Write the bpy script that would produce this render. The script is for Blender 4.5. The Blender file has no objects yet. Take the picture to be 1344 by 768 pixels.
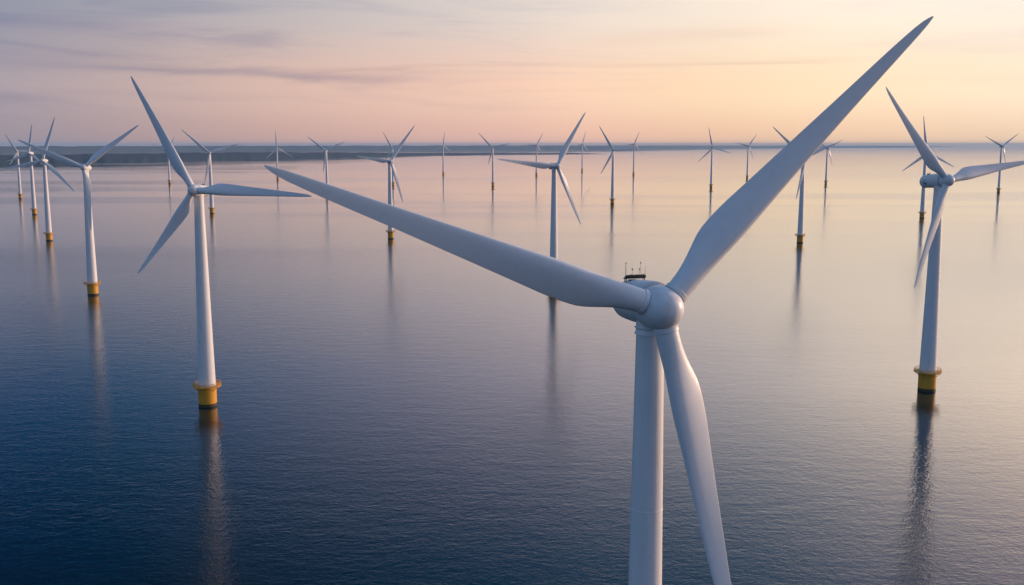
import bpy, bmesh, math, random
from mathutils import Vector, Matrix, noise as mn

S = bpy.context.scene
R = math.radians
random.seed(7)

# ---------------------------------------------------------------- camera
CAM_H = 120.0
PITCH = math.atan(194.5 / 1344.0)
cam_data = bpy.data.cameras.new('camera')
cam = bpy.data.objects.new('camera', cam_data)
S.collection.objects.link(cam)
cam.location = (0, 0, CAM_H)
cam.rotation_euler = (math.pi / 2 - PITCH, 0, 0)
cam_data.sensor_width = 36
cam_data.lens = 36.0
cam_data.clip_start = 1.0
cam_data.clip_end = 200000.0
S.camera = cam

# ---------------------------------------------------------------- world, sun, exposure
SUN_AZ = R(67)        # to the right of the viewing direction (+Y)
SUN_EL = R(6)
W = bpy.data.worlds.new('World')
S.world = W
W.use_nodes = True
wn = W.node_tree.nodes
wl = W.node_tree.links
wn.clear()


def N(t, tree=None, **kw):
    n = (tree or wn).new(t)
    for k, v in kw.items():
        setattr(n, k, v)
    return n


def math_node(nodes, links, op, a, b=None, c=None, clamp=False):
    n = nodes.new('ShaderNodeMath')
    n.operation = op
    n.use_clamp = clamp
    for i, v in enumerate((a, b, c)):
        if v is None:
            continue
        if isinstance(v, (int, float)):
            n.inputs[i].default_value = v
        else:
            links.new(v, n.inputs[i])
    return n.outputs[0]


def wm(op, a, b=None, c=None, clamp=False):
    return math_node(wn, wl, op, a, b, c, clamp)


def maprange(nodes, links, v, a, b, c=0.0, d=1.0, smooth=True):
    n = nodes.new('ShaderNodeMapRange')
    if smooth:
        n.interpolation_type = 'SMOOTHSTEP'
    links.new(v, n.inputs['Value'])
    n.inputs['From Min'].default_value = a
    n.inputs['From Max'].default_value = b
    n.inputs['To Min'].default_value = c
    n.inputs['To Max'].default_value = d
    return n.outputs['Result']


def mixc(nodes, links, f, a, b, blend='MIX'):
    n = nodes.new('ShaderNodeMix')
    n.data_type = 'RGBA'
    n.blend_type = blend
    for idx, v in ((0, f), (6, a), (7, b)):
        if isinstance(v, (int, float)):
            n.inputs[idx].default_value = v
        elif isinstance(v, tuple):
            n.inputs[idx].default_value = (v[0], v[1], v[2], 1)
        else:
            links.new(v, n.inputs[idx])
    return n.outputs[2]


tc = N('ShaderNodeTexCoord')
sep = N('ShaderNodeSeparateXYZ')
wl.new(tc.outputs['Generated'], sep.inputs[0])
X_, Y_, Z_ = sep.outputs
sx, sy = math.sin(SUN_AZ), math.cos(SUN_AZ)
side = wm('ADD', wm('MULTIPLY', X_, sx), wm('MULTIPLY', Y_, sy))
sfac = wm('MULTIPLY_ADD', side, 0.5, 0.5)
elev = wm('ABSOLUTE', Z_)
POS = (0.0, 0.35, 0.53, 0.70, 0.80, 0.92, 1.0)
ROWS = (
    (0.00, ((.22, .30, .43), (.22, .27, .38), (.46, .33, .33), (.82, .50, .40), (.93, .60, .40), (1.05, .74, .50), (1.8, 1.1, .6))),
    (0.05, ((.23, .32, .47), (.22, .29, .42), (.56, .42, .40), (.94, .63, .48), (1.05, .78, .52), (1.18, .93, .68), (1.8, 1.3, .8))),
    (0.13, ((.26, .37, .54), (.24, .29, .41), (.39, .38, .43), (.78, .68, .62), (1.0, .86, .72), (1.15, .97, .84), (1.7, 1.3, .95))),
    (0.20, ((.26, .38, .56), (.07, .18, .36), (.05, .18, .40), (.80, .70, .82), (1.4, 1.2, 1.1), (2.6, 2.0, 1.45), (2.8, 2.1, 1.5))),
    (0.42, ((.26, .38, .56), (.02, .07, .16), (.003, .035, .11), (.05, .20, .42), (.34, .48, .76), (1.4, 1.1, 1.35), (1.7, 1.4, 1.5))),
    (0.65, ((.26, .37, .54), (.08, .16, .29), (.03, .09, .20), (.09, .19, .35), (.20, .30, .47), (.6, .6, .75), (.8, .75, .85))),
    (1.00, ((.15, .23, .37), (.15, .23, .37), (.15, .23, .37), (.15, .23, .37), (.15, .23, .37), (.15, .23, .37), (.15, .23, .37))),
)


def row(cols):
    r = N('ShaderNodeValToRGB')
    cr = r.color_ramp
    cr.interpolation = 'CARDINAL'
    while len(cr.elements) < len(cols):
        cr.elements.new(0.5)
    for e, p, c in zip(cr.elements, POS, cols):
        e.position = p
        e.color = (c[0] / 4, c[1] / 4, c[2] / 4, 1)   # ramp colours stop at 1: stored at a quarter, the strength gives it back
    wl.new(sfac, r.inputs[0])
    return r.outputs[0]


col = row(ROWS[0][1])
for i in range(1, len(ROWS)):
    f = maprange(wn, wl, elev, ROWS[i - 1][0], ROWS[i][0])
    col = mixc(wn, wl, f, col, row(ROWS[i][1]))

# the sky at the viewer's back is a clear dusk blue
back = maprange(wn, wl, Y_, 0.35, -0.35)
col = mixc(wn, wl, back, col, mixc(wn, wl, 1.0, col, (.98, 1.06, 1.16), 'MULTIPLY'))

sky = N('ShaderNodeTexSky')
sky.sky_type = 'NISHITA'
sky.sun_disc = False
sky.sun_elevation = SUN_EL
sky.sun_rotation = SUN_AZ
sky.air_density = 1.5
sky.dust_density = 2.0
sky.ozone_density = 3.0
vs = N('ShaderNodeVectorMath', operation='SCALE')
wl.new(sky.outputs[0], vs.inputs[0])
vs.inputs['Scale'].default_value = 0.003
col = mixc(wn, wl, 0.07, col, vs.outputs[0], 'ADD')

# high thin cloud streaks: noise in (bearing, elevation), drawn out sideways
azi = wm('ARCTAN2', X_, Y_)
cv = N('ShaderNodeCombineXYZ')
wl.new(wm('MULTIPLY', azi, 2.2), cv.inputs[0])
wl.new(wm('MULTIPLY_ADD', elev, 26.0, wm('MULTIPLY', azi, 0.5)), cv.inputs[1])
nz = N('ShaderNodeTexNoise')
nz.inputs['Scale'].default_value = 1.3
nz.inputs['Detail'].default_value = 7
nz.inputs['Roughness'].default_value = 0.62
nz.inputs['Distortion'].default_value = 0.9
wl.new(cv.outputs[0], nz.inputs['Vector'])
streak = maprange(wn, wl, nz.outputs['Fac'], 0.47, 0.72)
gate = maprange(wn, wl, elev, 0.012, 0.05)
gate2 = maprange(wn, wl, elev, 0.6, 0.25)
streak = wm('MULTIPLY', wm('MULTIPLY', streak, gate), gate2)
leftness = maprange(wn, wl, sfac, 0.86, 0.55, 0.22, 0.62)
cloudcol = mixc(wn, wl, 1.0, col, (.64, .69, .86), 'MULTIPLY')
col = mixc(wn, wl, wm('MULTIPLY', streak, leftness), col, cloudcol)
# brighter gaps between them
nz2 = N('ShaderNodeTexNoise')
nz2.inputs['Scale'].default_value = 1.0
nz2.inputs['Detail'].default_value = 5
mp = N('ShaderNodeMapping')
mp.inputs['Location'].default_value = (3.1, 7.7, 0)
wl.new(cv.outputs[0], mp.inputs[0])
wl.new(mp.outputs[0], nz2.inputs['Vector'])
light = wm('MULTIPLY', maprange(wn, wl, nz2.outputs['Fac'], 0.5, 0.75), gate)
col = mixc(wn, wl, wm('MULTIPLY', light, 0.28), col, mixc(wn, wl, 1.0, col, (1.22, 1.08, .98), 'MULTIPLY'))

# single long cloud bars: bearing, elevation (deg), half length, half height, slope, strength, tint
wisp = wm('MULTIPLY', wm('SUBTRACT', nz.outputs['Fac'], 0.5), 0.020)
for (a0, e0, ha, he, sl, st, tint) in (
        (-17.0, 3.75, 11.0, 0.24, -0.015, 0.75, (.62, .68, .84)),
        (-26.0, 4.35, 8.0, 0.40, 0.00, 0.50, (.70, .74, .88)),
        (-26.0, 6.0, 7.0, 0.55, 0.00, 0.40, (.72, .72, .88)),
        (-18.0, 2.5, 9.0, 0.22, 0.00, 0.22, (.75, .72, .84)),
        (-3.5, 4.2, 7.0, 0.10, 0.03, 0.55, (.80, .76, .80)),
        (10.0, 4.3, 9.0, 0.09, 0.01, 0.60, (.84, .78, .78)),
        (9.5, 5.7, 5.0, 0.38, 0.02, 0.45, (.88, .80, .78)),
        (2.0, 2.9, 6.0, 0.10, 0.02, 0.18, (.90, .84, .82)),
):
    da = wm('DIVIDE', wm('SUBTRACT', azi, R(a0)), R(ha))
    ee = wm('ADD', wm('SUBTRACT', wm('SUBTRACT', elev, R(e0)), wm('MULTIPLY', wm('SUBTRACT', azi, R(a0)), sl)), wisp)
    de = wm('DIVIDE', ee, R(he))
    q = wm('ADD', wm('POWER', wm('ABSOLUTE', da), 3.0), wm('MULTIPLY', de, de))
    g = wm('EXPONENT', wm('MULTIPLY', q, -1.0))
    g = wm('MULTIPLY', g, wm('MULTIPLY', maprange(wn, wl, nz2.outputs['Fac'], 0.3, 0.62, 0.35, 1.1), st))
    col = mixc(wn, wl, g, col, mixc(wn, wl, 1.0, col, tint, 'MULTIPLY'))

bg = N('ShaderNodeBackground')
bg.inputs['Strength'].default_value = 4.0
wl.new(col, bg.inputs['Color'])
wo = N('ShaderNodeOutputWorld')
wl.new(bg.outputs[0], wo.inputs['Surface'])

sun_data = bpy.data.lights.new('sun', 'SUN')
sun_data.energy = 3.1
sun_data.angle = R(1.5)
sun_data.color = (1.0, 0.64, 0.42)
sun = bpy.data.objects.new('sun', sun_data)
S.collection.objects.link(sun)
sd = Vector((math.sin(SUN_AZ) * math.cos(SUN_EL), math.cos(SUN_AZ) * math.cos(SUN_EL), math.sin(SUN_EL)))
sun.rotation_euler = sd.to_track_quat('Z', 'Y').to_euler()
sun.location = (400, 200, 300)

S.view_settings.view_transform = 'Standard'
S.view_settings.look = 'None'
S.view_settings.exposure = 0.0
S.view_settings.gamma = 1.0
S.view_settings.use_curve_mapping = False
S.render.engine = 'CYCLES'


# ---------------------------------------------------------------- materials
def new_mat(name):
    m = bpy.data.materials.new(name)
    m.use_nodes = True
    nt = m.node_tree
    b = nt.nodes['Principled BSDF']
    return m, nt.nodes, nt.links, b


def paint(name, base, dirt, rough=0.42, amount=0.5, streaks=True):
    m, n, l, b = new_mat(name)
    t = n.new('ShaderNodeTexCoord')
    mpn = n.new('ShaderNodeMapping')
    mpn.inputs['Scale'].default_value = (1.2, 1.2, 0.10 if streaks else 1.0)
    l.new(t.outputs['Object'], mpn.inputs[0])
    a = n.new('ShaderNodeTexNoise')
    a.inputs['Scale'].default_value = 1.0
    a.inputs['Detail'].default_value = 6
    l.new(mpn.outputs[0], a.inputs['Vector'])
    c = n.new('ShaderNodeTexNoise')
    c.inputs['Scale'].default_value = 0.35
    c.inputs['Detail'].default_value = 4
    l.new(t.outputs['Object'], c.inputs['Vector'])
    f = math_node(n, l, 'MULTIPLY', maprange(n, l, a.outputs['Fac'], .45, .75), amount)
    k = mixc(n, l, f, base, dirt)
    f2 = math_node(n, l, 'MULTIPLY', maprange(n, l, c.outputs['Fac'], .4, .7), amount * .4)
    k = mixc(n, l, f2, k, tuple(x * .86 for x in base))
    l.new(k, b.inputs['Base Color'])
    r = maprange(n, l, a.outputs['Fac'], .3, .7, rough - .06, rough + .1)
    l.new(r, b.inputs['Roughness'])
    b.inputs['Specular IOR Level'].default_value = 0.4
    return m


M_TOWER = paint('tower_paint', (.74, .76, .78), (.58, .58, .56), .42, .35)
M_BLADE = paint('blade_gelcoat', (.72, .75, .78), (.60, .61, .61), .36, .30, False)
M_HUB = paint('hub_paint', (.74, .76, .78), (.52, .52, .50), .40, .5, False)
M_JOINT = paint('joint_seal', (.20, .22, .25), (.12, .12, .13), .6, .4, False)
M_YELLOW = paint('yellow_marine_paint', (.68, .335, .02), (.40, .19, .03), .5, .7)
M_RAIL = paint('yellow_rail_paint', (.66, .34, .05), (.38, .20, .05), .5, .5, False)
M_ALGAE = paint('waterline_growth', (.035, .035, .02), (.09, .06, .02), .6, .6, False)
M_BLACK = paint('black_equipment', (.02, .022, .025), (.05, .05, .05), .5, .5, False)
M_MAST = paint('mast_metal', (.22, .16, .14), (.12, .1, .1), .5, .3, False)
M_VENT = paint('vent_grey', (.16, .20, .25), (.08, .1, .12), .6, .5, False)


def sea_material():
    m, n, l, b = new_mat('sea_water')
    b.inputs['Base Color'].default_value = (.0003, .011, .019, 1)
    b.inputs['IOR'].default_value = 1.333
    g = n.new('ShaderNodeNewGeometry')

    def ripples(sx_, sy_, rot, scale, detail, rough=.55, dist=0.0):
        mp_ = n.new('ShaderNodeMapping')
        mp_.inputs['Scale'].default_value = (sx_, sy_, 1)
        mp_.inputs['Rotation'].default_value = (0, 0, R(rot))
        l.new(g.outputs['Position'], mp_.inputs[0])
        t_ = n.new('ShaderNodeTexNoise')
        t_.inputs['Scale'].default_value = scale
        t_.inputs['Detail'].default_value = detail
        t_.inputs['Roughness'].default_value = rough
        t_.inputs['Distortion'].default_value = dist
        l.new(mp_.outputs[0], t_.inputs['Vector'])
        return t_.outputs['Fac']
    swell = ripples(.5, 1.0, 8, 0.13, 3)
    wave = ripples(.75, 1.0, -8, 0.42, 4, .62, .4)
    chop = ripples(1.0, 1.0, 24, 1.0, 3)
    # wind lanes: ruffled and slick water in long bands
    lanes = ripples(.20, 1.0, 3, 0.0019, 5, .6, .7)
    lane = maprange(n, l, lanes, .47, .62)
    h = math_node(n, l, 'MULTIPLY', swell, 1.0)
    h = math_node(n, l, 'MULTIPLY_ADD', wave, .8, h)
    h = math_node(n, l, 'MULTIPLY_ADD', chop, .38, h)
    bp = n.new('ShaderNodeBump')
    bp.inputs['Distance'].default_value = SEA_BUMP
    # the breeze ruffles the near water on the left; it is calmer to the right and far out
    ps = n.new('ShaderNodeSeparateXYZ')
    l.new(g.outputs['Position'], ps.inputs[0])
    breeze = maprange(n, l, ps.outputs[0], 350, -650, .34, .62)
    calm = maprange(n, l, ps.outputs[1], 900, 3000, 1.0, .06)
    st = math_node(n, l, 'MULTIPLY', breeze, calm)
    far = maprange(n, l, ps.outputs[1], 900, 2200)
    st = math_node(n, l, 'MULTIPLY', st, maprange(n, l, lane, 0, 1, .65, 1.0, False))
    st = math_node(n, l, 'MULTIPLY_ADD', math_node(n, l, 'MULTIPLY', lane, far), .42, st)
    near = maprange(n, l, ps.outputs[1], 520, 260)
    st = math_node(n, l, 'MULTIPLY_ADD', near, .06, st)
    l.new(st, bp.inputs['Strength'])
    l.new(h, bp.inputs['Height'])
    l.new(bp.outputs[0], b.inputs['Normal'])
    l.new(bp.outputs[0], b.inputs['Coat Normal'])
    b.inputs['Coat Weight'].default_value = .75
    b.inputs['Coat IOR'].default_value = 1.15
    rg = math_node(n, l, 'MULTIPLY_ADD', maprange(n, l, ps.outputs[1], 700, 2500, .045, .004), 1.0, math_node(n, l, 'MULTIPLY', lane, .022))
    l.new(rg, b.inputs['Roughness'])
    l.new(rg, b.inputs['Coat Roughness'])
    return m


SEA_BUMP = 0.36
M_SEA = sea_material()


def land_material(name, c1, c2, c3, sc):
    m, n, l, b = new_mat(name)
    g = n.new('ShaderNodeNewGeometry')
    a = n.new('ShaderNodeTexNoise')
    a.inputs['Scale'].default_value = sc
    a.inputs['Detail'].default_value = 8
    l.new(g.outputs['Position'], a.inputs['Vector'])
    c = n.new('ShaderNodeTexVoronoi')
    c.inputs['Scale'].default_value = sc * 1.4
    l.new(g.outputs['Position'], c.inputs['Vector'])
    k = mixc(n, l, maprange(n, l, a.outputs['Fac'], .4, .6), c1, c2)
    k = mixc(n, l, math_node(n, l, 'MULTIPLY', maprange(n, l, c.outputs['Distance'], .55, .8), .5), k, c3)
    l.new(k, b.inputs['Base Color'])
    b.inputs['Roughness'].default_value = .9
    b.inputs['Specular IOR Level'].default_value = .1
    return m


M_LAND = land_material('wooded_coast_haze_tint', (.028, .055, .080), (.038, .065, .085), (.045, .07, .085), .006)  # woodland colours with the blue of distant haze mixed in
M_LAND2 = land_material('far_coast_haze_tint', (.06, .09, .11), (.07, .095, .11), (.08, .10, .10), .003)  # far hills: part of the haze blue is put into the base colours


# ---------------------------------------------------------------- mesh helpers
def link(name, bm, mat, parent=None, smooth=True, autosmooth=None):
    me = bpy.data.meshes.new(name)
    bmesh.ops.recalc_face_normals(bm, faces=bm.faces)
    if autosmooth:
        for e in bm.edges:
            if len(e.link_faces) == 2 and e.calc_face_angle(0) > R(autosmooth):
                e.smooth = False
    for f in bm.faces:
        f.smooth = smooth
    bm.to_mesh(me)
    bm.free()
    me.materials.append(mat)
    o = bpy.data.objects.new(name, me)
    S.collection.objects.link(o)
    if parent:
        o.parent = parent
    return o


def lathe(bm, prof, seg=48, mtx=None, cap0=True, cap1=True):
    """profile of (radius, height) turned round the local z axis"""
    mtx = mtx or Matrix()
    rings = []
    for r, z in prof:
        if r < 1e-6:
            rings.append([bm.verts.new(mtx @ Vector((0, 0, z)))])
        else:
            rings.append([bm.verts.new(mtx @ Vector((r * math.cos(2 * math.pi * k / seg), r * math.sin(2 * math.pi * k / seg), z))) for k in range(seg)])
    for A, B in zip(rings, rings[1:]):
        for k in range(seg):
            k2 = (k + 1) % seg
            if len(A) == 1:
                bm.faces.new((A[0], B[k], B[k2]))
            elif len(B) == 1:
                bm.faces.new((A[k], A[k2], B[0]))
            else:
                bm.faces.new((A[k], A[k2], B[k2], B[k]))
    if cap0 and len(rings[0]) > 1:
        bm.faces.new(list(reversed(rings[0])))
    if cap1 and len(rings[-1]) > 1:
        bm.faces.new(rings[-1])


def tube(bm, p, q, r, seg=8, r2=None):
    p, q = Vector(p), Vector(q)
    d = q - p
    mt = Matrix.Translation(p) @ d.to_track_quat('Z', 'Y').to_matrix().to_4x4()
    lathe(bm, [(r, 0), (r2 if r2 is not None else r, d.length)], seg, mt)


def box(bm, c, s, mtx=None, bevel=0.0):
    r = bmesh.ops.create_cube(bm, size=1.0)
    vs_ = r['verts']
    for v in vs_:
        v.co = Vector((v.co.x * s[0] + c[0], v.co.y * s[1] + c[1], v.co.z * s[2] + c[2]))
    if bevel:
        es = list({e for v in vs_ for e in v.link_edges})
        rb = bmesh.ops.bevel(bm, geom=es, offset=bevel, segments=2, affect='EDGES', profile=.5)
        vs_ = list({v for f in rb['faces'] for v in f.verts} | {v for v in vs_ if v.is_valid})
    if mtx:
        for v in vs_:
            v.co = mtx @ v.co


# ---------------------------------------------------------------- the setting
bm = bmesh.new()
SEA_R = 60000.0
rad = [0, 150, 400, 900, 2000, 4500, 10000, 25000, SEA_R]
rings = []
for r in rad:
    if r == 0:
        rings.append([bm.verts.new((0, 0, 0))])
    else:
        rings.append([bm.verts.new((r * math.cos(2 * math.pi * k / 128), r * math.sin(2 * math.pi * k / 128), 0)) for k in range(128)])
for A, B in zip(rings, rings[1:]):
    for k in range(128):
        k2 = (k + 1) % 128
        if len(A) == 1:
            bm.faces.new((A[0], B[k], B[k2]))
        else:
            bm.faces.new((A[k], A[k2], B[k2], B[k]))
sea = link('sea', bm, M_SEA, smooth=False)
sea['kind'] = 'structure'


def coast(name, mat, table, depth, seed, nx=420, ny=14, rough=1.0, x0=None, x1=None):
    """table rows: bearing (deg right of +Y), distance of the shore, height of the ridge. A real strip of hilly land."""
    bm = bmesh.new()
    az0, az1 = table[0][0], table[-1][0]
    grid = []
    for i in range(nx + 1):
        a = az0 + (az1 - az0) * i / nx
        for r0, r1 in zip(table, table[1:]):
            if r0[0] <= a <= r1[0]:
                t = (a - r0[0]) / (r1[0] - r0[0])
                d = r0[1] + (r1[1] - r0[1]) * t
                h = r0[2] + (r1[2] - r0[2]) * t
                break
        endf = min(1, (az1 - a) / (az1 - az0) * 30)
        colm = []
        for j in range(ny + 1):
            s = j / ny
            dd = d + depth * s * (.15 + .85 * endf) + 60 * mn.noise(Vector((a * 3.0, seed, 0))) * (1 - s)
            prof = math.sin(math.pi * min(1, s * 1.25 + .02) / 1.27) ** .55 if s < 1 else 0
            nzv = mn.fractal(Vector((a * .9 + seed, s * 2.0, seed)), 1.0, 2.0, 5)
            fine = mn.fractal(Vector((a * 9.0 + seed, s * 9.0, seed)), 0.8, 2.0, 4)
            z = h * endf * prof * (.82 + .22 * rough * nzv + .07 * rough * fine)
            if j == 0:
                z = -0.6
            elif j == ny:
                z = -0.6
            else:
                z = max(z, .8)
            colm.append(bm.verts.new((dd * math.sin(R(a)), dd * math.cos(R(a)), z)))
        grid.append(colm)
    for A, B in zip(grid, grid[1:]):
        for k in range(ny):
            bm.faces.new((A[k], B[k], B[k + 1], A[k + 1]))
    for e in (grid[0], grid[-1]):
        bm.faces.new(e)
    o = link(name, bm, mat, smooth=True)
    o['kind'] = 'structure'
    return o


def az(px):
    return math.degrees(math.atan((px - 672) / 1344 / math.cos(PITCH)))


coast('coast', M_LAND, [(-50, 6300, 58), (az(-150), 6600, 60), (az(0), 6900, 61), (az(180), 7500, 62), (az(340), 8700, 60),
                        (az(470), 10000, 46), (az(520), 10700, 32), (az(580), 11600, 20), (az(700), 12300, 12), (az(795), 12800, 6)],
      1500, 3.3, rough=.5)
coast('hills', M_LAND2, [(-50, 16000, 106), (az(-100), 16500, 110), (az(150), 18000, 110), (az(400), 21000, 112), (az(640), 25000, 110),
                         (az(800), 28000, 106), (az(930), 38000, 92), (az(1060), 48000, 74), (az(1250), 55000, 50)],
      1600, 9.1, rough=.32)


# ---------------------------------------------------------------- turbine meshes
def airfoil(phi, c, tc_):
    x = .5 + .5 * math.cos(phi)            # 1 at the trailing edge, 0 at the leading edge
    yt = 5 * tc_ * (.2969 * math.sqrt(max(x, 0)) - .1260 * x - .3516 * x * x + .2843 * x ** 3 - .1015 * x ** 4)
    camber = .06 * (x - x * x)
    y = (yt if phi <= math.pi else -yt) + camber
    return (x - .30) * c, y * c


def lerp_tab(t, tab):
    for a, b in zip(tab, tab[1:]):
        if t <= b[0]:
            k = (t - a[0]) / (b[0] - a[0])
            k = k * k * (3 - 2 * k) if len(tab) < 5 else k
            return a[1] + (b[1] - a[1]) * k
    return tab[-1][1]


def blade_mesh(name, length, root_d, cmax):
    """spans +Z from the hub centre; trailing edge towards -X, wind side -Y"""
    bm = bmesh.new()
    sp = [.045, .06, .075, .09, .105, .12, .135, .15, .17, .19, .21, .23, .25, .28, .31, .35, .4, .45, .5, .56, .62, .68, .74, .8, .86, .91, .945, .97, .985, .995, 1.0]
    seg = 36
    rings = []
    ctab = [(0, .76), (.10, .81), (.14, .87), (.18, .94), (.22, .985), (.26, .995), (.30, .965), (.36, .885), (.5, .72), (.7, .50), (.85, .36), (.94, .25), (.98, .16), (1.0, .03)]
    for s in sp:
        # smoothed chord table
        c = cmax * (lerp_tab(max(s - .015, 0), ctab) + 2 * lerp_tab(s, ctab) + lerp_tab(min(s + .015, 1), ctab)) / 4
        if s > .985:
            c = cmax * max(.02, .11 * math.sqrt(max(0.0, (1.0 - s) / .015)))
        w = min(1, max(0, (s - .055) / .16))
        w = w * w * (3 - 2 * w)
        tr = .44 if s < .2 else .44 - .26 * min(1, (s - .2) / .35)
        tw = R(16) * (1 - min(1, s / .9)) ** 1.3 - R(1)
        pb = -1.3 * max(0, s - .35) ** 2 / .42
        ring = []
        for k in range(seg):
            ph = 2 * math.pi * k / seg
            ax, ay = airfoil(ph, c, tr)
            cx, cy = root_d / 2 * math.cos(ph), root_d / 2 * math.sin(ph)
            x = cx * (1 - w) + ax * w
            y = cy * (1 - w) + ay * w
            x, y = x * math.cos(tw) - y * math.sin(tw), x * math.sin(tw) + y * math.cos(tw)
            ring.append(bm.verts.new((-x, y + pb, s * length)))
        rings.append(ring)
    for A, B in zip(rings, rings[1:]):
        for k in range(seg):
            bm.faces.new((A[k], A[(k + 1) % seg], B[(k + 1) % seg], B[k]))
    bm.faces.new(rings[0])
    bm.faces.new(rings[-1])
    bmesh.ops.recalc_face_normals(bm, faces=bm.faces)
    for f in bm.faces:
        f.smooth = len(f.verts) == 4
    me = bpy.data.meshes.new(name)
    bm.to_mesh(me)
    bm.free()
    me.materials.append(M_BLADE)
    return me


def collar_mesh(name, r, z0, z1):
    bm = bmesh.new()
    lathe(bm, [(r * .93, z0), (r * 1.07, z0 + .06), (r * 1.07, z1 - .08), (r * 1.0, z1)], 48)
    me = bpy.data.meshes.new(name)
    bmesh.ops.recalc_face_normals(bm, faces=bm.faces)
    for e in bm.edges:
        if len(e.link_faces) == 2 and e.calc_face_angle(0) > R(35):
            e.smooth = False
    for f in bm.faces:
        f.smooth = True
    bm.to_mesh(me)
    bm.free()
    me.materials.append(M_HUB)
    return me


def child(name, me, parent, mtx=None):
    o = bpy.data.objects.new(name, me)
    S.collection.objects.link(o)
    o.parent = parent
    if mtx is not None:
        o.matrix_local = mtx
    return o


TILT = R(5)
AX = Vector((0, -math.cos(TILT), math.sin(TILT)))
UU = Vector((1, 0, 0))
VV = Vector((0, math.sin(TILT), math.cos(TILT)))
# spec: tower radii, hub radius, nacelle radius/length, blade chord
SPEC = {
    'near': dict(rt=1.65, rb=2.75, hub=2.65, nac=2.65, nlen=9.6, root=2.75, cmax=4.4, seg=72, tp=3.0),
    'big': dict(rt=2.10, rb=3.95, hub=2.75, nac=2.7, nlen=12.0, root=3.0, cmax=5.5, seg=56, tp=4.15),
    'wide': dict(rt=2.15, rb=4.0, hub=3.25, nac=3.35, nlen=13.0, root=3.2, cmax=6.3, seg=56, tp=4.2),
    'mid': dict(rt=2.0, rb=3.6, hub=2.6, nac=2.5, nlen=11.0, root=3.0, cmax=5.2, seg=32, tp=3.9),
    'far': dict(rt=1.9, rb=3.2, hub=2.6, nac=2.4, nlen=10.0, root=2.8, cmax=4.6, seg=20, tp=3.8),
}
BL = {}
for k, s in SPEC.items():
    BL[k] = blade_mesh('blade', 50.0, s['root'], s['cmax'])
    s['collar'] = collar_mesh('root_collar', s['root'] / 2, s['hub'] * .86, s['hub'] * .86 + .55)


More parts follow.
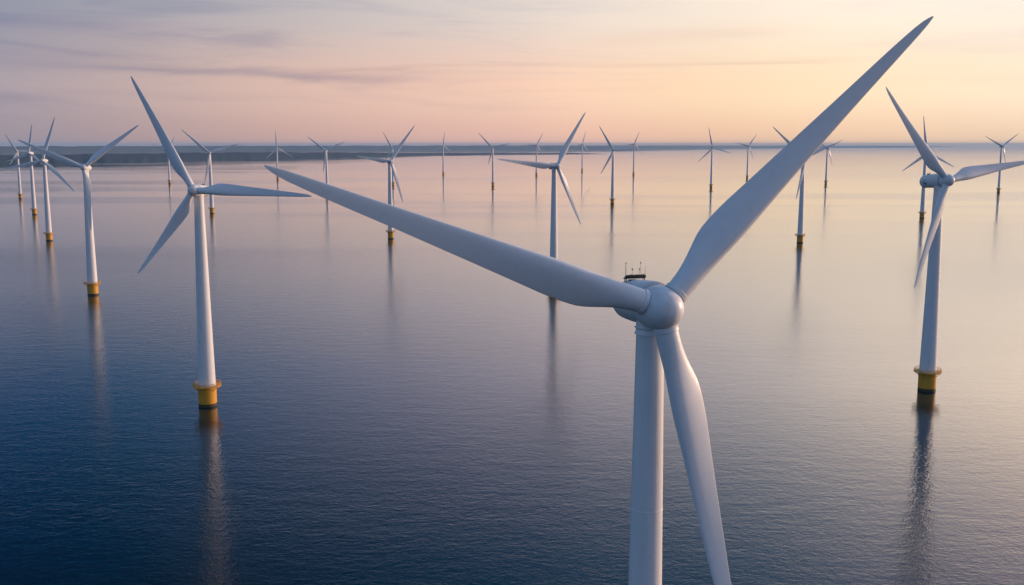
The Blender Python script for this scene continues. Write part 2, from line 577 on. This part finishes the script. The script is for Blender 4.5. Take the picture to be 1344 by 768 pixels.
def make_turbine(kind, loc, yaw, hz, blades, label, extras=()):
    s = SPEC[kind]
    OV = 3.3 if kind == 'near' else 5.0
    seg = s['seg']
    root = bpy.data.objects.new('wind_turbine', None)
    root.empty_display_size = 5
    S.collection.objects.link(root)
    root.location = (loc[0], loc[1], 0)
    root.rotation_euler = (0, 0, R(yaw))
    root['label'] = label
    root['category'] = 'wind turbine'
    root['group'] = 'white offshore wind turbines standing in the sea'
    zp = 9.2
    top = hz - s['nac'] * .93 + (.1 if kind == 'near' else 0)
    # foundation
    bm = bmesh.new()
    lathe(bm, [(s['tp'], 1.3), (s['tp'], zp - .35), (s['tp'] * 1.05, zp - .3), (s['tp'] * 1.05, zp - .02)], seg)
    f = link('foundation', bm, M_YELLOW, root, autosmooth=35)
    bm = bmesh.new()
    lathe(bm, [(s['tp'] + .02, -2), (s['tp'] + .03, 1.32)], seg)
    link('waterline_band', bm, M_ALGAE, f, autosmooth=35)
    # platform and railing
    pr = s['tp'] + 2.3
    bm = bmesh.new()
    lathe(bm, [(s['tp'] * 1.02, zp - .06), (pr - .3, zp - .05), (pr, zp), (pr, zp + .32), (s['rb'] * .98, zp + .32)], seg, cap0=False, cap1=False)
    for k in range(8):
        a = 2 * math.pi * (k + .5) / 8
        tube(bm, (s['tp'] * .98 * math.cos(a), s['tp'] * .98 * math.sin(a), zp - 2.0), ((pr - .3) * math.cos(a), (pr - .3) * math.sin(a), zp - .02), .13, 6)
    pf = link('platform', bm, M_YELLOW, root, autosmooth=35)
    bm = bmesh.new()
    thick = {'near': .05, 'big': .09, 'wide': .09, 'mid': .1, 'far': .12}[kind]
    npost = 20
    for k in range(npost):
        a = 2 * math.pi * k / npost
        c_, s_ = (pr - .1) * math.cos(a), (pr - .1) * math.sin(a)
        tube(bm, (c_, s_, zp + .3), (c_, s_, zp + 1.85), thick, 6)
        a2 = 2 * math.pi * (k + 1) / npost
        c2, s2 = (pr - .1) * math.cos(a2), (pr - .1) * math.sin(a2)
        for hh in (.75, 1.25, 1.8):
            tube(bm, (c_, s_, zp + hh), (c2, s2, zp + hh), thick * .85, 6)
    link('railing', bm, M_RAIL, pf, autosmooth=35)
    # tower in rolled cans with faint flange rings
    bm = bmesh.new()
    prof = []
    z0 = zp + .05
    n = 4
    for k in range(n):
        a, b = k / n, (k + 1) / n
        za, zb = z0 + (top - z0) * a, z0 + (top - z0) * b
        ra = s['rb'] + (s['rt'] - s['rb']) * a
        rb_ = s['rb'] + (s['rt'] - s['rb']) * b
        prof += [(ra, za + .001), (rb_, zb - .3)]
        if k < n - 1:
            prof += [(rb_ + .025, zb - .28), (rb_ + .025, zb - .04)]
    prof += [(s['rt'] * 1.0, top - .9), (s['rt'] * 1.13, top - .85), (s['rt'] * 1.13, top - .1), (s['rt'] * 1.02, top), (s['rt'] * 1.02, hz - .3)]
    prof.sort(key=lambda p: p[1])
    lathe(bm, prof, seg)
    link('tower', bm, M_TOWER, root, autosmooth=30)
    # nacelle: a rounded barrel on the rotor axis
    axis_m = Matrix((( -1, 0, 0), (0, 0, 0), (0, 0, 0)))
    zax = AX
    xax = UU
    yax = zax.cross(xax)
    rot = Matrix((xax, yax, zax)).transposed().to_4x4()
    hubc = Vector((0, 0, hz)) + AX * OV
    mt = Matrix.Translation(hubc) @ rot       # local z = upwind
    nr, L = s['nac'], s['nlen']
    NL = .45 if kind == 'near' else .25
    bm = bmesh.new()
    z_front = -s['hub'] * .80
    zr = z_front - L
    prof = [(0, zr)]
    for k in range(1, 9):
        a = math.pi / 2 * k / 8
        prof.append((nr * .93 * math.sin(a) ** .8, zr + 2.4 * (1 - math.cos(a))))
    prof += [(nr * .975, z_front - L * .56), (nr * .955, z_front - L * .555), (nr * .955, z_front - L * .548), (nr * .98, z_front - L * .543), (nr, z_front - L * .3), (nr, z_front - .7), (nr * .97, z_front - .15)]
    lathe(bm, prof, max(seg, 24), Matrix.Translation(VV * NL) @ mt)
    nac = link('nacelle', bm, M_HUB, root, autosmooth=35)
    bm = bmesh.new()
    lathe(bm, [(nr * .90, z_front - .2), (nr * .90, z_front + .35)], max(seg, 24), mt)
    link('rotor_seal', bm, M_JOINT, nac, autosmooth=35)
    # hub with its spinner
    bm = bmesh.new()
    h = s['hub']
    prof = [(h * .93, z_front + .16), (h * .97, z_front + .3)]
    for k in range(0, 15):
        a = math.pi / 2 * k / 14
        prof.append((h * math.cos(a) ** .85 if k < 14 else 0, -h * .35 + h * 1.42 * math.sin(a)))
    prof = [p for i, p in enumerate(prof) if i < 2 or p[1] > prof[1][1] + .05]
    lathe(bm, prof, max(seg, 24), mt)
    hub = link('hub', bm, M_HUB, root, autosmooth=40)
    # blades
    for ph, Lb in blades:
        d = UU * math.cos(R(ph)) + VV * math.sin(R(ph))
        yb = -AX
        xb = yb.cross(d)
        m = Matrix((xb, yb, d)).transposed().to_4x4()
        m = Matrix.Translation(hubc) @ m
        mb = m @ Matrix.Diagonal((1, 1, Lb / 50.0, 1))
        b = child('blade', BL[kind], root, mb)
        if kind in ('near', 'big', 'wide'):
            c = child('root_collar', s['collar'], b)
            c.matrix_parent_inverse = Matrix.Diagonal((1, 1, 50.0 / Lb, 1))
    # roof gear on the nacelle
    up = VV
    roof = nr * .93 + NL

    def pt(x, along, hgt):
        return hubc + UU * x + AX * (-along) + VV * hgt
    mroof = Matrix.Translation(hubc) @ Matrix((UU, -AX, VV)).transposed().to_4x4()
    if 'mast_rack' in extras:
        bm = bmesh.new()
        ya = h * .8 + L * .66
        box(bm, (.2, ya, roof + .42), (2.7, .34, .30), mroof, .04)
        box(bm, (.2, ya + .5, roof + .25), (2.7, .22, .16), mroof, .03)
        for xx in (-1.0, 1.4):
            tube(bm, pt(xx, ya, roof - .5), pt(xx, ya, roof + .3), .07)
            tube(bm, pt(xx, ya + .5, roof - .5), pt(xx, ya + .5, roof + .2), .06)
            box(bm, (xx, ya + .25, roof + .3), (.12, .6, .12), mroof)
        for q in range(9):
            box(bm, (-.9 + q * .275, ya - .02, roof + .61), (.16, .26, .12 + .05 * (q % 3)), mroof, .02)
        rk = link('equipment_rack', bm, M_BLACK, nac, smooth=False)
        for (xx, yy, hh, bulb) in ((-1.10, ya, 1.4, 0), (-.82, ya + .5, 1.5, .08), (-.10, ya + .2, .75, .10), (.82, ya + .2, .75, .08), (1.12, ya + .5, 1.5, .08), (1.50, ya, 1.2, 0)):
            bm = bmesh.new()
            tube(bm, pt(xx, yy, roof + .4), pt(xx, yy, roof + .5 + hh), .024, 8, .016)
            if bulb:
                lathe(bm, [(0, -.02), (bulb * .8, .03), (bulb, .12), (bulb * .7, .2), (0, .24)], 12, Matrix.Translation(pt(xx, yy, roof + .48 + hh)))
            link('sensor_mast', bm, M_MAST, rk, autosmooth=40)
        bm = bmesh.new()
        box(bm, (-.5, ya - .75, roof + .05), (.9, .6, .22), mroof, .05)
        link('roof_hatch', bm, M_VENT, nac, smooth=False)
    if 'roof_box' in extras:
        bm = bmesh.new()
        ya = h * .8 + L * .66
        box(bm, (0, ya, roof + .25), (1.5, 1.3, .7), mroof, .15)
        tube(bm, pt(.3, ya, roof + .5), pt(.3, ya, roof + 1.6), .05)
        link('roof_cooler', bm, M_VENT, nac, smooth=False)
    if 'side_vent' in extras:
        ya = h * .8 + L * .62
        mm = Matrix.Translation(hubc) @ Matrix((-AX, VV, UU)).transposed().to_4x4()
        for side_ in (1, -1):
            # a round louvred vent set proud of the barrel's flank
            m3 = Matrix.Translation(pt(side_ * nr * .86, ya, -.1)) @ Matrix((AX, VV * side_, AX.cross(VV * side_))).transposed().to_4x4()
            bm = bmesh.new()
            lathe(bm, [(1.25, -.3), (1.25, .34), (1.05, .38), (1.0, .22), (.55, .22), (.5, .38), (0, .42)], 32, m3)
            link('side_vent', bm, M_VENT, nac, autosmooth=35)
    return root


TURBINES = {
    'Z': ('near', 16.4, 119.7, 15.0, 101.0, [(43.9, 49.1), (159.4, 47.0), (281.4, 48)],
          'huge foreground wind turbine seen close up, with black mast rack on its nacelle roof', ('mast_rack',)),
    'F': ('big', -141.3, 463.4, -8.0, 99.2, [(357.6, 55.3), (119.4, 58.2), (234.9, 45.7)],
          'tall white turbine at left, largest behind the foreground one, on a yellow railed base', ('roof_box',)),
    'X': ('wide', 204.6, 493.2, 24.0, 102.6, [(8.7, 56.5), (131.9, 57.9), (245.5, 55.2)],
          'big turbine at right showing its barrel nacelle side-on with a round side vent', ('roof_box', 'side_vent')),
    'D': ('big', -337.5, 816.3, 6.5, 101.6, [(37.3, 54.4), (155.8, 52.9), (274.8, 50.0)],
          'turbine just left of the large left one, third blade hanging in front of its tower', ()),
    'O': ('mid', 34.9, 851.5, 27.5, 101.9, [(57.2, 52.5), (173.5, 55.9), (291.9, 53.2)],
          'mid-distance turbine behind the huge left blade of the foreground turbine, its yellow base hidden', ('roof_box',)),
    'C': ('mid', -582.0, 1284.3, 2.1, 99.6, [(72.3, 56.6), (191.7, 51.3), (315.0, 54.8)],
          'third turbine from the left edge, nearest of the small cluster there', ()),
    'B': ('mid', -824.0, 1768.5, -5.0, 104.8, [(81.9, 49.5), (200.0, 43.7), (321.0, 46.9)],
          'second turbine from the left edge, one blade nearly upright, second nearest of its cluster', ()),
    'A': ('far', -1096.9, 2292.0, 22.0, 104.4, [(357.8, 41.3), (119.9, 43.6), (240.7, 34.6)],
          'leftmost turbine of all, smallest of the left edge cluster, one blade level to the right', ()),
    'E': ('far', -1057.6, 3179.9, -20.0, 99.0, [(57.6, 51.2), (159.6, 61.8), (288.6, 55.8)],
          'small distant turbine whose rotor is hidden behind the raised blade of the large left turbine', ()),
    'G': ('mid', -525.6, 1796.0, 17.3, 104.9, [(17.1, 53.1), (138.1, 60.0), (258.3, 52.9)],
          'distant turbine just right of the large left one, seen above and below its level blade', ()),
    'H': ('far', -798.1, 3508.5, 22.0, 107.8, [(92.7, 60.8), (223.9, 51.9), (328.5, 59.8)],
          "small turbine before the dark coast, one blade upright, beside the foreground blade's left tip", ()),
    'I': ('far', -442.0, 2458.7, -5.0, 104.9, [(23.6, 51.0), (142.8, 55.8), (263.2, 53.4)],
          'turbine before the dark coast, two blades in a V, base hidden by the foreground blade', ()),
    'J': ('mid', -155.7, 1312.7, 22.0, 98.3, [(53.5, 56.6), (170.9, 44.2), (284.5, 54.3)],
          'turbine left of centre crossed by the foreground blade, its yellow base showing below that blade', ()),
    'K': ('far', -347.1, 3003.9, -1.3, 108.0, [(359.3, 53.8), (119.3, 53.8), (239.3, 53.8)],
          'small far turbine almost hidden behind the one left of centre, one blade showing above it', ()),
    'L': ('far', -275.2, 4130.2, 22.0, 114.0, [(82.5, 56.8), (205.2, 44.2), (318.9, 49.1)],
          'small turbine standing where the coast thins out, one blade upright, between two bigger neighbours', ()),
    'M': ('far', -55.0, 2971.0, -5.0, 109.9, [(13.7, 50.9), (134.2, 60.4), (254.5, 51.8)],
          "turbine before the thin end of the coast, just left of a bigger turbine's blade tip", ()),
    'N': ('far', 94.2, 3979.2, 22.0, 116.7, [(59.8, 54.6), (178.2, 47.9), (297.7, 47.7)],
          'small turbine just behind the level left blade of the mid-distance turbine', ()),
    'P': ('far', 316.9, 4660.4, 22.0, 120.3, [(75.0, 60.3), (192.6, 47.8), (309.8, 60.5)],
          'tiny far turbine just right of the raised blade of the mid-distance turbine', ()),
    'Q': ('mid', 204.6, 2090.9, 8.7, 108.4, [(121.8, 57.8), (239.7, 56.3), (0.0, 52.0)],
          'turbine right of centre with one blade level, pointing right at a tiny turbine', ()),
    'R': ('far', 475.2, 4028.3, 22.0, 120.8, [(64.9, 53.0), (185.9, 43.6), (307.8, 55.1)],
          'tiny far turbine crossed by the level blade tip of the bigger turbine to its left', ()),
    'S': ('far', 550.8, 2846.2, 10.0, 110.9, [(102.0, 57.6), (222.2, 58.8), (342.5, 55.2)],
          'turbine on open water left of the raised foreground blade, blades in an upright Y', ()),
    'T': ('far', 831.5, 3641.7, 17.5, 114.2, [(51.7, 52.0), (167.9, 54.6), (288.9, 52.4)],
          'small turbine whose base touches the lower left edge of the raised foreground blade', ()),
    'U': ('mid', 354.7, 1257.1, 18.0, 104.1, [(20.9, 45.6), (141.5, 59.3), (253.4, 53.2)],
          'turbine whose hub is hidden behind the raised foreground blade, tower and base showing under it', ()),
    'V': ('far', 953.1, 3125.0, 22.0, 107.4, [(26.1, 59.1), (152.8, 45.5), (283.3, 57.1)],
          'small turbine just right of the raised foreground blade, beyond the turbine that blade hides', ()),
    'W': ('mid', 672.5, 1680.1, 14.7, 106.5, [(98.1, 60.1), (211.6, 57.6), (333.8, 55.2)],
          "turbine with one blade bolt upright, partly hidden behind the big right turbine's raised blade", ()),
    'Y': ('far', 1225.0, 2588.0, 15.0, 114.9, [(34.4, 55.8), (155.1, 60.3), (279.4, 48.0)],
          "rightmost far turbine, blades in a V, tower crossed by the big right turbine's blade", ()),
}
for key, (kind, x, y, yaw, hz, blades, label, extras) in TURBINES.items():
    make_turbine(kind, (x, y), yaw, hz, blades, label, extras)

# ---------------------------------------------------------------- haze
HAZE = 2.7e-5
bm = bmesh.new()
box(bm, (0, 0, 82.0), (122000, 122000, 168.0))
for v in bm.verts:
    if v.co.z < 0:
        v.co.z = -3.5
haze = link('haze', bm, None, smooth=False) if False else None
me = bpy.data.meshes.new('haze')
bm.to_mesh(me)
bm.free()
haze = bpy.data.objects.new('haze', me)
S.collection.objects.link(haze)
haze['kind'] = 'stuff'
hm = bpy.data.materials.new('haze_air')
hm.use_nodes = True
hn = hm.node_tree.nodes
hn.clear()
ho = hn.new('ShaderNodeOutputMaterial')
hv = hn.new('ShaderNodeVolumePrincipled')
hv.inputs['Color'].default_value = (.46, .71, 1.0, 1)
hv.inputs['Density'].default_value = HAZE
hv.inputs['Anisotropy'].default_value = .0
hm.node_tree.links.new(hv.outputs[0], ho.inputs['Volume'])
me.materials.append(hm)
